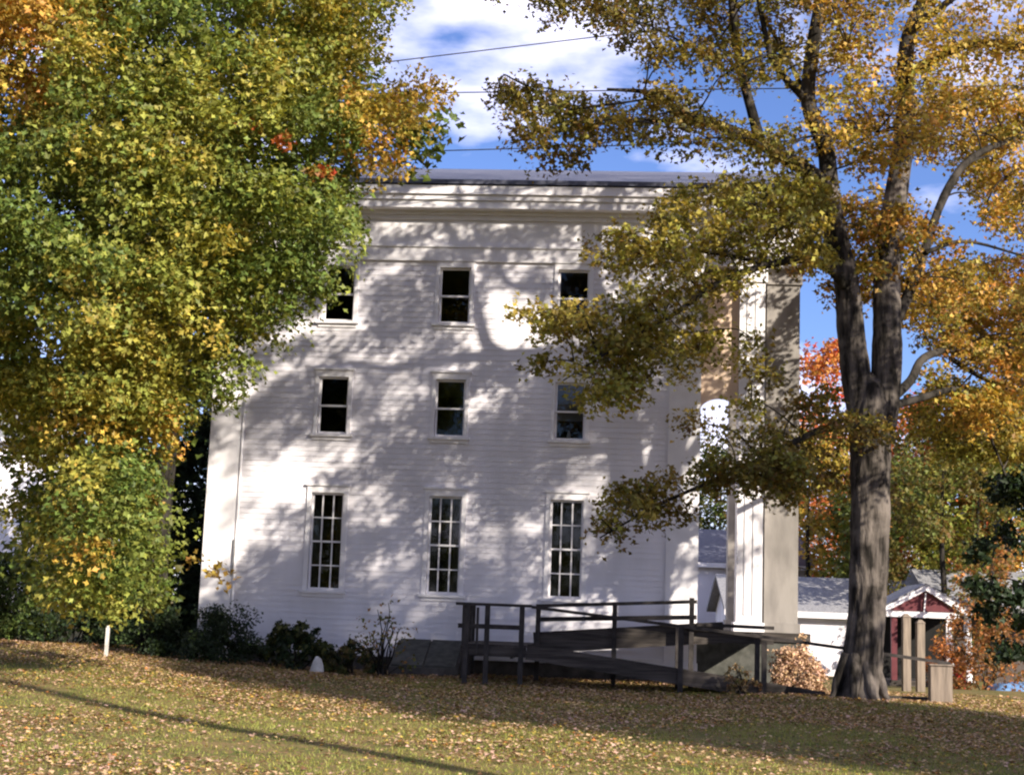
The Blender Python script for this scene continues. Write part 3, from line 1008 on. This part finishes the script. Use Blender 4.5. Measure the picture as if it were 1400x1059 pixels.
shrub('thin_shrub', 'thin bare shrub with a few green and rust leaves against the wall', px_x(540, 30.4), 30.4, 1.6, 1.5, [('olive', 3), ('brown', 2), ('orange', 1), ('green', 2)], 34, .085, LEAF, 2, 5, .9, 16)
shrub('dried_shrub', 'tan and pink dried flower shrub behind the rail, left of the forked trunk', px_x(1096, 30.2), 30.2, 1.12, 1.15, [('tan', 3), ('pink', 3), ('brown', 1)], 50, .07, LITTER, 6, 16)
shrub('low_shrub', 'small twiggy brown shrub at the foot of the ramp', px_x(1022, 28.0), 28.0, .62, .85, [('brown', 3), ('tan', 1), ('olive', 2)], 16, .07, LITTER, 3, 9, .9, 12)
shrub('rust_shrub', 'rust leaved shrub beside the maroon gabled porch', px_x(1345, 43), 43, 2.7, 2.6, [('brown', 3), ('orange', 2), ('bronze', 2), ('olive', 1)], 46, .12, LEAF, 5, 12)
shrub('rust_shrub', 'orange brown shrub under the maroon gabled porch', px_x(1300, 45), 45, 1.7, 1.5, [('orange', 3), ('brown', 3)], 26, .12, LEAF, 4, 12)
# clipped hedge at the left
hx = px_x(36, 33)
hz = float(gz(hx, 33))
hg = thing('hedge', 'clipped green hedge at the left edge of the lawn', 'hedge', (hx, 33, hz))
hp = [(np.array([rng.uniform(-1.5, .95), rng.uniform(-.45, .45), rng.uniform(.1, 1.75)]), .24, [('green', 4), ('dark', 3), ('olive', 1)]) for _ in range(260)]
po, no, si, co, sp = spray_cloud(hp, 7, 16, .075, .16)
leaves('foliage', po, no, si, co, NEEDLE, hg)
hs = MB()
for i in range(7):
    hs.tube([(-1.4 + i * .36, 0, -.1), (-1.4 + i * .36 + .05, .02, .8), (-1.4 + i * .36, 0, 1.5)], [.03, .025, .01], 6)
hs.build('stem', BARK2, hg)

# ------------------------------------------------------------------ small things on the lawn
sx_ = px_x(168, 30)
stk = MB().box(-.032, .032, -.032, .032, -.2, .58).box(-.02, .02, -.02, .02, .581, .62)
so_ = stk.build('marker_stake', STONEW)
so_.location = (sx_, 30, gz(sx_, 30))
tag(so_, 'short white stake in the shade under the left maple', 'stake')
sv, sf = [], []
mbs = MB()
mbs.tube([(0, 0, -.05), (0, 0, .03), (.01, 0, .16), (0, .01, .27), (-.02, 0, .33)], [.14, .15, .12, .08, .02], 12, .12, 3)
st_ = mbs.build('garden_stone', STONEW, smooth=True)
st_.location = (px_x(452, 29.7), 29.7, gz(px_x(452, 29.7), 29.7))
tag(st_, 'pale pointed stone in front of the broad leaved shrub', 'stone')
for px_, hh, lb in ((1244, 1.62, 'taller of two tan wooden posts right of the forked trunk'), (1263, 1.5, 'shorter tan wooden post nearest the end of the ramp rail')):
    x = px_x(px_, 33)
    z = float(gz(x, 33))
    p_ = MB().box(-.085, .085, -.085, .085, -.3, hh).hexa([(-.1, -.1, hh + .002), (.1, -.1, hh + .002), (.1, .1, hh + .002), (-.1, .1, hh + .002)],
                                                       [(-.03, -.03, hh + .08), (.03, -.03, hh + .08), (.03, .03, hh + .08), (-.03, .03, hh + .08)]).build('wooden_post', TANWOOD)
    p_.location = (x, 33, z)
    tag(p_, lb, 'post')
tb = MB().bar((-.5, 0, .03), (.5, 0, .03), .13, .10).build('landscape_timber', WOOD)
tb.location = (px_x(1238, 28.4), 28.4, gz(px_x(1238, 28.4), 28.4))
tag(tb, 'grey timber lying in the grass by the foot of the forked trunk', 'timber')

# ------------------------------------------------------------------ houses behind


def gable_house(name, label, x, y, rz, L, Wd, hw, slope, wm, rm, wins=(), gable_mat=None):
    """ridge along local x, front at local y = 0"""
    o = thing(name, label, 'house', (x, y, float(gz(x, y))), rz)
    b = MB()
    pk = hw + math.tan(slope) * Wd / 2
    b.box(0, L, 0, Wd, -.6, hw)
    for xx in (0, L):
        b.add([(xx, 0, hw), (xx, Wd, hw), (xx, Wd / 2, pk)], [(0, 1, 2)])
    k = 0
    while k * .18 < hw:
        b.box(0, L, -.016, -.001, k * .18, k * .18 + .15)
        k += 1
    b.build('wall', wm, o)
    r = MB()
    e = .35
    ze = hw - math.tan(slope) * e
    for s in (0, 1):
        ya, yb = (-e, Wd / 2) if s == 0 else (Wd + e, Wd / 2)
        lo = [(-e, ya, ze), (L + e, ya, ze), (L + e, yb, pk), (-e, yb, pk)]
        r.hexa([(q[0], q[1], q[2] + .02) for q in lo], [(q[0], q[1], q[2] + .16) for q in lo])
    r.build('roof', rm, o)
    f = MB().box(-e, L + e, -e - .03, -e - .002, ze - .08, ze + .13)
    f.build('fascia', TRIM, o)
    for (wx, wz, ww, wh) in wins:
        w_ = MB().box(wx - .07, wx + ww + .07, -.05, -.018, wz - .07, wz + wh + .07).build('window', TRIM, o)
        MB().box(wx, wx + ww, -.058, -.052, wz, wz + wh).box(wx, wx + ww, -.058, -.052, wz, wz + wh).build('pane', DARK, w_)
    return o


gable_house('cottage', 'low white house with a grey roof behind the forked trunk', px_x(1010, 54), 54, R(-3), 6.6, 7, 2.1, R(19), WHITE, GREYROOF, ((5.75, .75, .6, .9),))
gable_house('white_house', 'white house at the left edge behind the hedge', px_x(-260, 66), 66, R(4), 10.2, 9, 8.0, R(26), WHITE, GREYROOF, ((1, 1, .8, 1.4), (3, 1, .8, 1.4), (5.2, 3.6, .8, 1.4)))
c2 = gable_house('gabled_cottage', 'small white cottage seen through the open porch of the white building', px_x(950, 66), 66, R(0), 5.2, 6, 4.2, R(26), WHITE, SLATE, ((1.3, 1.0, .8, 1.2), (3.2, 1.0, .8, 1.2)))
# maroon gabled porch
px0 = px_x(1226, 47)
gp = thing('gabled_porch', 'maroon gabled porch with white trim beside the low white house', 'porch', (px0, 47, float(gz(px0, 47))), R(-6))
W_ = 1.85
gb = MB()
gb.add([(-.15, 0, 2.36), (W_ + .15, 0, 2.36), (W_ / 2 + .1, 0, 3.02), (-.15, .12, 2.36), (W_ + .15, .12, 2.36), (W_ / 2 + .1, .12, 3.02)], [(0, 1, 2), (5, 4, 3), (0, 3, 4, 1), (1, 4, 5, 2), (2, 5, 3, 0)])
gb.build('gable', MAROON, gp)
tr_ = MB()
tr_.bar((-.32, -.05, 2.34), (W_ / 2 + .1, -.05, 3.10), .12, .15)
tr_.bar((W_ / 2 + .1, -.052, 3.10), (W_ + .45, -.052, 2.34), .12, .15)
tr_.box(-.2, W_ + .2, -.06, .1, 2.16, 2.34)
for k in (2.5,):
    tr_.bar((W_ * k / 5 + .05, -.03, 2.35), (W_ / 2 + .1, -.03, 2.95), .03, .04)
tr_.build('trim', TRIM, gp)
rp = MB()
rp.hexa([(-.42, -.1, 2.36), (W_ / 2 + .1, -.1, 3.16), (W_ / 2 + .1, 3.5, 3.16), (-.42, 3.5, 2.36)], [(-.42, -.1, 2.44), (W_ / 2 + .1, -.1, 3.24), (W_ / 2 + .1, 3.5, 3.24), (-.42, 3.5, 2.44)])
rp.hexa([(W_ / 2 + .1, -.1, 3.16), (W_ + .55, -.1, 2.36), (W_ + .55, 3.5, 2.36), (W_ / 2 + .1, 3.5, 3.16)], [(W_ / 2 + .1, -.1, 3.24), (W_ + .55, -.1, 2.44), (W_ + .55, 3.5, 2.44), (W_ / 2 + .1, 3.5, 3.24)])
rp.build('roof', GREYROOF, gp)
for xx in (.05, W_ - .1):
    MB().box(xx - .09, xx + .09, 0, .18, 0, 2.16).build('post', MAROON if xx < 1 else TRIM, gp)
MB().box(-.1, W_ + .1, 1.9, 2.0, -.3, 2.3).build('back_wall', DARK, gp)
MB().box(-.1, W_ + .1, -.05, 1.89, -.3, .18).build('floor', WOOD, gp)
# white porch column standing on its own further right, with house wall behind
h3 = thing('brown_house', 'dark brown house wall with a white porch column at the far right', 'house', (px_x(1290, 52), 52, float(gz(px_x(1290, 52), 52))), R(-3))
MB().box(0, 7.5, 1.2, 6, -.4, 2.6).build('wall', mat('brown_siding', (.06, .045, .04), (.10, .08, .07), 4, .8), h3)
MB().hexa([(-.3, -.2, 2.45), (7.8, -.2, 2.45), (7.8, 6.3, 2.62), (-.3, 6.3, 2.62)], [(-.3, -.2, 2.6), (7.8, -.2, 2.6), (7.8, 3.2, 4.0), (-.3, 3.2, 4.0)]).build('roof', GREYROOF, h3)
cl_ = MB().tube([(.95, 0, .12), (.95, 0, 1.2), (.95, 0, 2.3)], [.15, .15, .12], 16)
cl_.box(.75, 1.15, -.2, .2, -.2, .12).box(.78, 1.12, -.17, .17, 2.3, 2.44)
cl_.build('column', TRIM, h3)
MB().box(.1, .75, 1.12, 1.19, .2, 1.2).build('window', TRIM, h3)
x = px_x(1316, 46)
rc = MB().tube([(0, 0, 0), (0, 0, .3), (0, 0, .62), (0, 0, .66)], [.16, .18, .2, .19], 14)
rc.tube([(0, 0, .661), (0, 0, .70)], [.21, .17], 14)
ro = rc.build('barrel', REDP)
ro.location = (x, 46, gz(x, 46))
tag(ro, 'small red barrel on the grass left of the white porch column', 'barrel')
x = px_x(1392, 44)
tv, tf = [], []
N = 12
for j in range(N + 1):
    for i in range(N + 1):
        a, b = i / N * 2 - 1, j / N * 2 - 1
        hgt = .34 * (1 - max(abs(a), abs(b)) ** 3) + .04 * math.sin(5 * a + 3 * b) * (1 - abs(a)) * (1 - abs(b))
        tv.append((a * .9, b * .7, hgt - .02))
tf = [(j * (N + 1) + i, j * (N + 1) + i + 1, (j + 1) * (N + 1) + i + 1, (j + 1) * (N + 1) + i) for j in range(N) for i in range(N)]
to = mesh_obj('tarpaulin', tv, tf, TARP, None, True)
to.location = (x, 44, gz(x, 44))
tag(to, 'blue tarpaulin over a low pile at the right edge of the lawn', 'tarpaulin')
for px_, d_, h_, lb in ((1362, 45, 1.5, 'thin pale birch trunk standing right of the white porch column'),):
    x = px_x(px_, d_)
    simple_tree('young_tree', lb, x, d_, 4.6, 2.4, [('brown', 2), ('orange', 2), ('olive', 2)], 26, .14, .38, LEAF, 'round', .10, None, 4, 12, BARK)

# ------------------------------------------------------------------ overhead wires and the pole beside the camera


def wire(label, a, b, sag, r, grp='overhead wires'):
    pts = []
    for t_ in np.linspace(0, 1, 41):
        p = a + (b - a) * t_
        p = p - np.array([0, 0, sag * 4 * t_ * (1 - t_)])
        pts.append(p)
    o = MB().tube(pts, [r] * len(pts), 6).build('overhead_wire', CABLE)
    return tag(o, label, 'wire', grp)


def span(pa, pb, dep, ext):
    a, b = P(pa[0], pa[1], dep), P(pb[0], pb[1], dep)
    d = b - a
    return a - d * ext, b + d * ext


a, b = span((545, 83), (770, 56), 30.2, 4)
wire('topmost overhead wire, rising to the right above the white roof', a, b, .0, .013)
a, b = span((600, 127), (1000, 122), 30.0, 2)
wire('middle overhead wire, nearly level above the white roof', a, b, .0, .013)
a, b = span((610, 206), (1300, 186), 30.4, 2)
wire('lowest overhead wire, just above the ridge of the white building', a, b, .0, .012)
pp = thing('utility_pole', 'tall wooden utility pole whose shadow crosses the lawn', 'pole', (5.75, 7.95, float(gz(5.75, 7.95))))
MB().tube([(0, 0, -.5), (0, 0, 3), (0, 0, 7), (0, 0, 11.2)], [.19, .175, .16, .14], 14).build('shaft', POLEW, pp, True)
MB().bar((-1.1, -.19, 10.4), (1.1, -.19, 10.4), .10, .12).build('crossarm', POLEW, pp)

# ------------------------------------------------------------------ grass and fallen leaves
def lawn_points(n, d0, d1):
    u = rng.uniform(0, 1, n)
    y = np.sqrt(d0 ** 2 + u * (d1 ** 2 - d0 ** 2))
    x = rng.uniform(-.44, .44, n) * y
    return x, y


n = 260000
x, y = lawn_points(n, 12.2, 30)
g = n3(np.stack([x, y, 0 * x], 1), .8, 1.0) + .6 * n3(np.stack([x, y, 0 * x], 1), 2.9, 7.0)
keep = rng.uniform(0, 1, n) < np.clip(.55 + .45 * g, .12, 1)
x, y = x[keep], y[keep]
n = len(x)
p0 = np.stack([x, y, gz(x, y) - .01], 1)
hgt = rng.uniform(.02, .05, n)
dr = rng.uniform(0, 2 * math.pi, n)
wv = np.stack([np.cos(dr), np.sin(dr), 0 * dr], 1) * rng.uniform(.006, .012, n)[:, None]
ln = np.stack([rng.normal(size=n) * .5, rng.normal(size=n) * .5, np.ones(n)], 1) * hgt[:, None]
v = np.stack([p0 - wv, p0 + wv, p0 + ln], 1).reshape(-1, 3)
f = np.arange(n * 3).reshape(-1, 3)
c = np.array([.19, .21, .05]) * rng.uniform(.6, 1.5, (n, 1)) + np.array([.10, .05, .01]) * rng.uniform(0, 1, (n, 1)) ** 2
tag(mesh_obj('grass', v, f, GRASS, colors=np.repeat(c, 3, 0)), 'short green grass showing between the fallen leaves', 'grass', kind='stuff')
n = 170000
x, y = lawn_points(n, 12.2, 34)
g = n3(np.stack([x, y, 0 * x], 1), .7, 4.0) + .7 * n3(np.stack([x, y, 0 * x], 1), 2.2, 2.0) + .5 * n3(np.stack([x, y, 0 * x], 1), 6.5, 1.0) + .4 * sm(y, 16, 24)
keep = (rng.uniform(0, 1, n) < np.clip(.20 + .62 * g + .22 * sm(y, 17, 25), .05, 1))
hl = (x * math.cos(A) - (y - 32) * math.sin(A), x * math.sin(A) + (y - 32) * math.cos(A))
keep &= ~((hl[1] > -.1) & (hl[0] > XL))
x, y = x[keep], y[keep]
n = len(x)
p0 = np.stack([x, y, gz(x, y) + rng.uniform(.012, .04, n)], 1)
nn = np.stack([rng.normal(size=n) * .22, rng.normal(size=n) * .22, np.ones(n)], 1)
cols = palette([('tan', 4), ('pink', 2.2), ('brown', 3), ('gold', .6), ('yellow', 1.0), ('orange', .3)], n) * rng.uniform(.65, 1.25, (n, 1))
tag(leaves('fallen_leaves', p0, nn, rng.uniform(.025, .07, n) * (1 + .4 * (rng.uniform(0, 1, n) > .93)), cols, LITTER, None, .9, .3), 'tan and brown fallen leaves scattered over the lawn', 'leaves', kind='stuff')
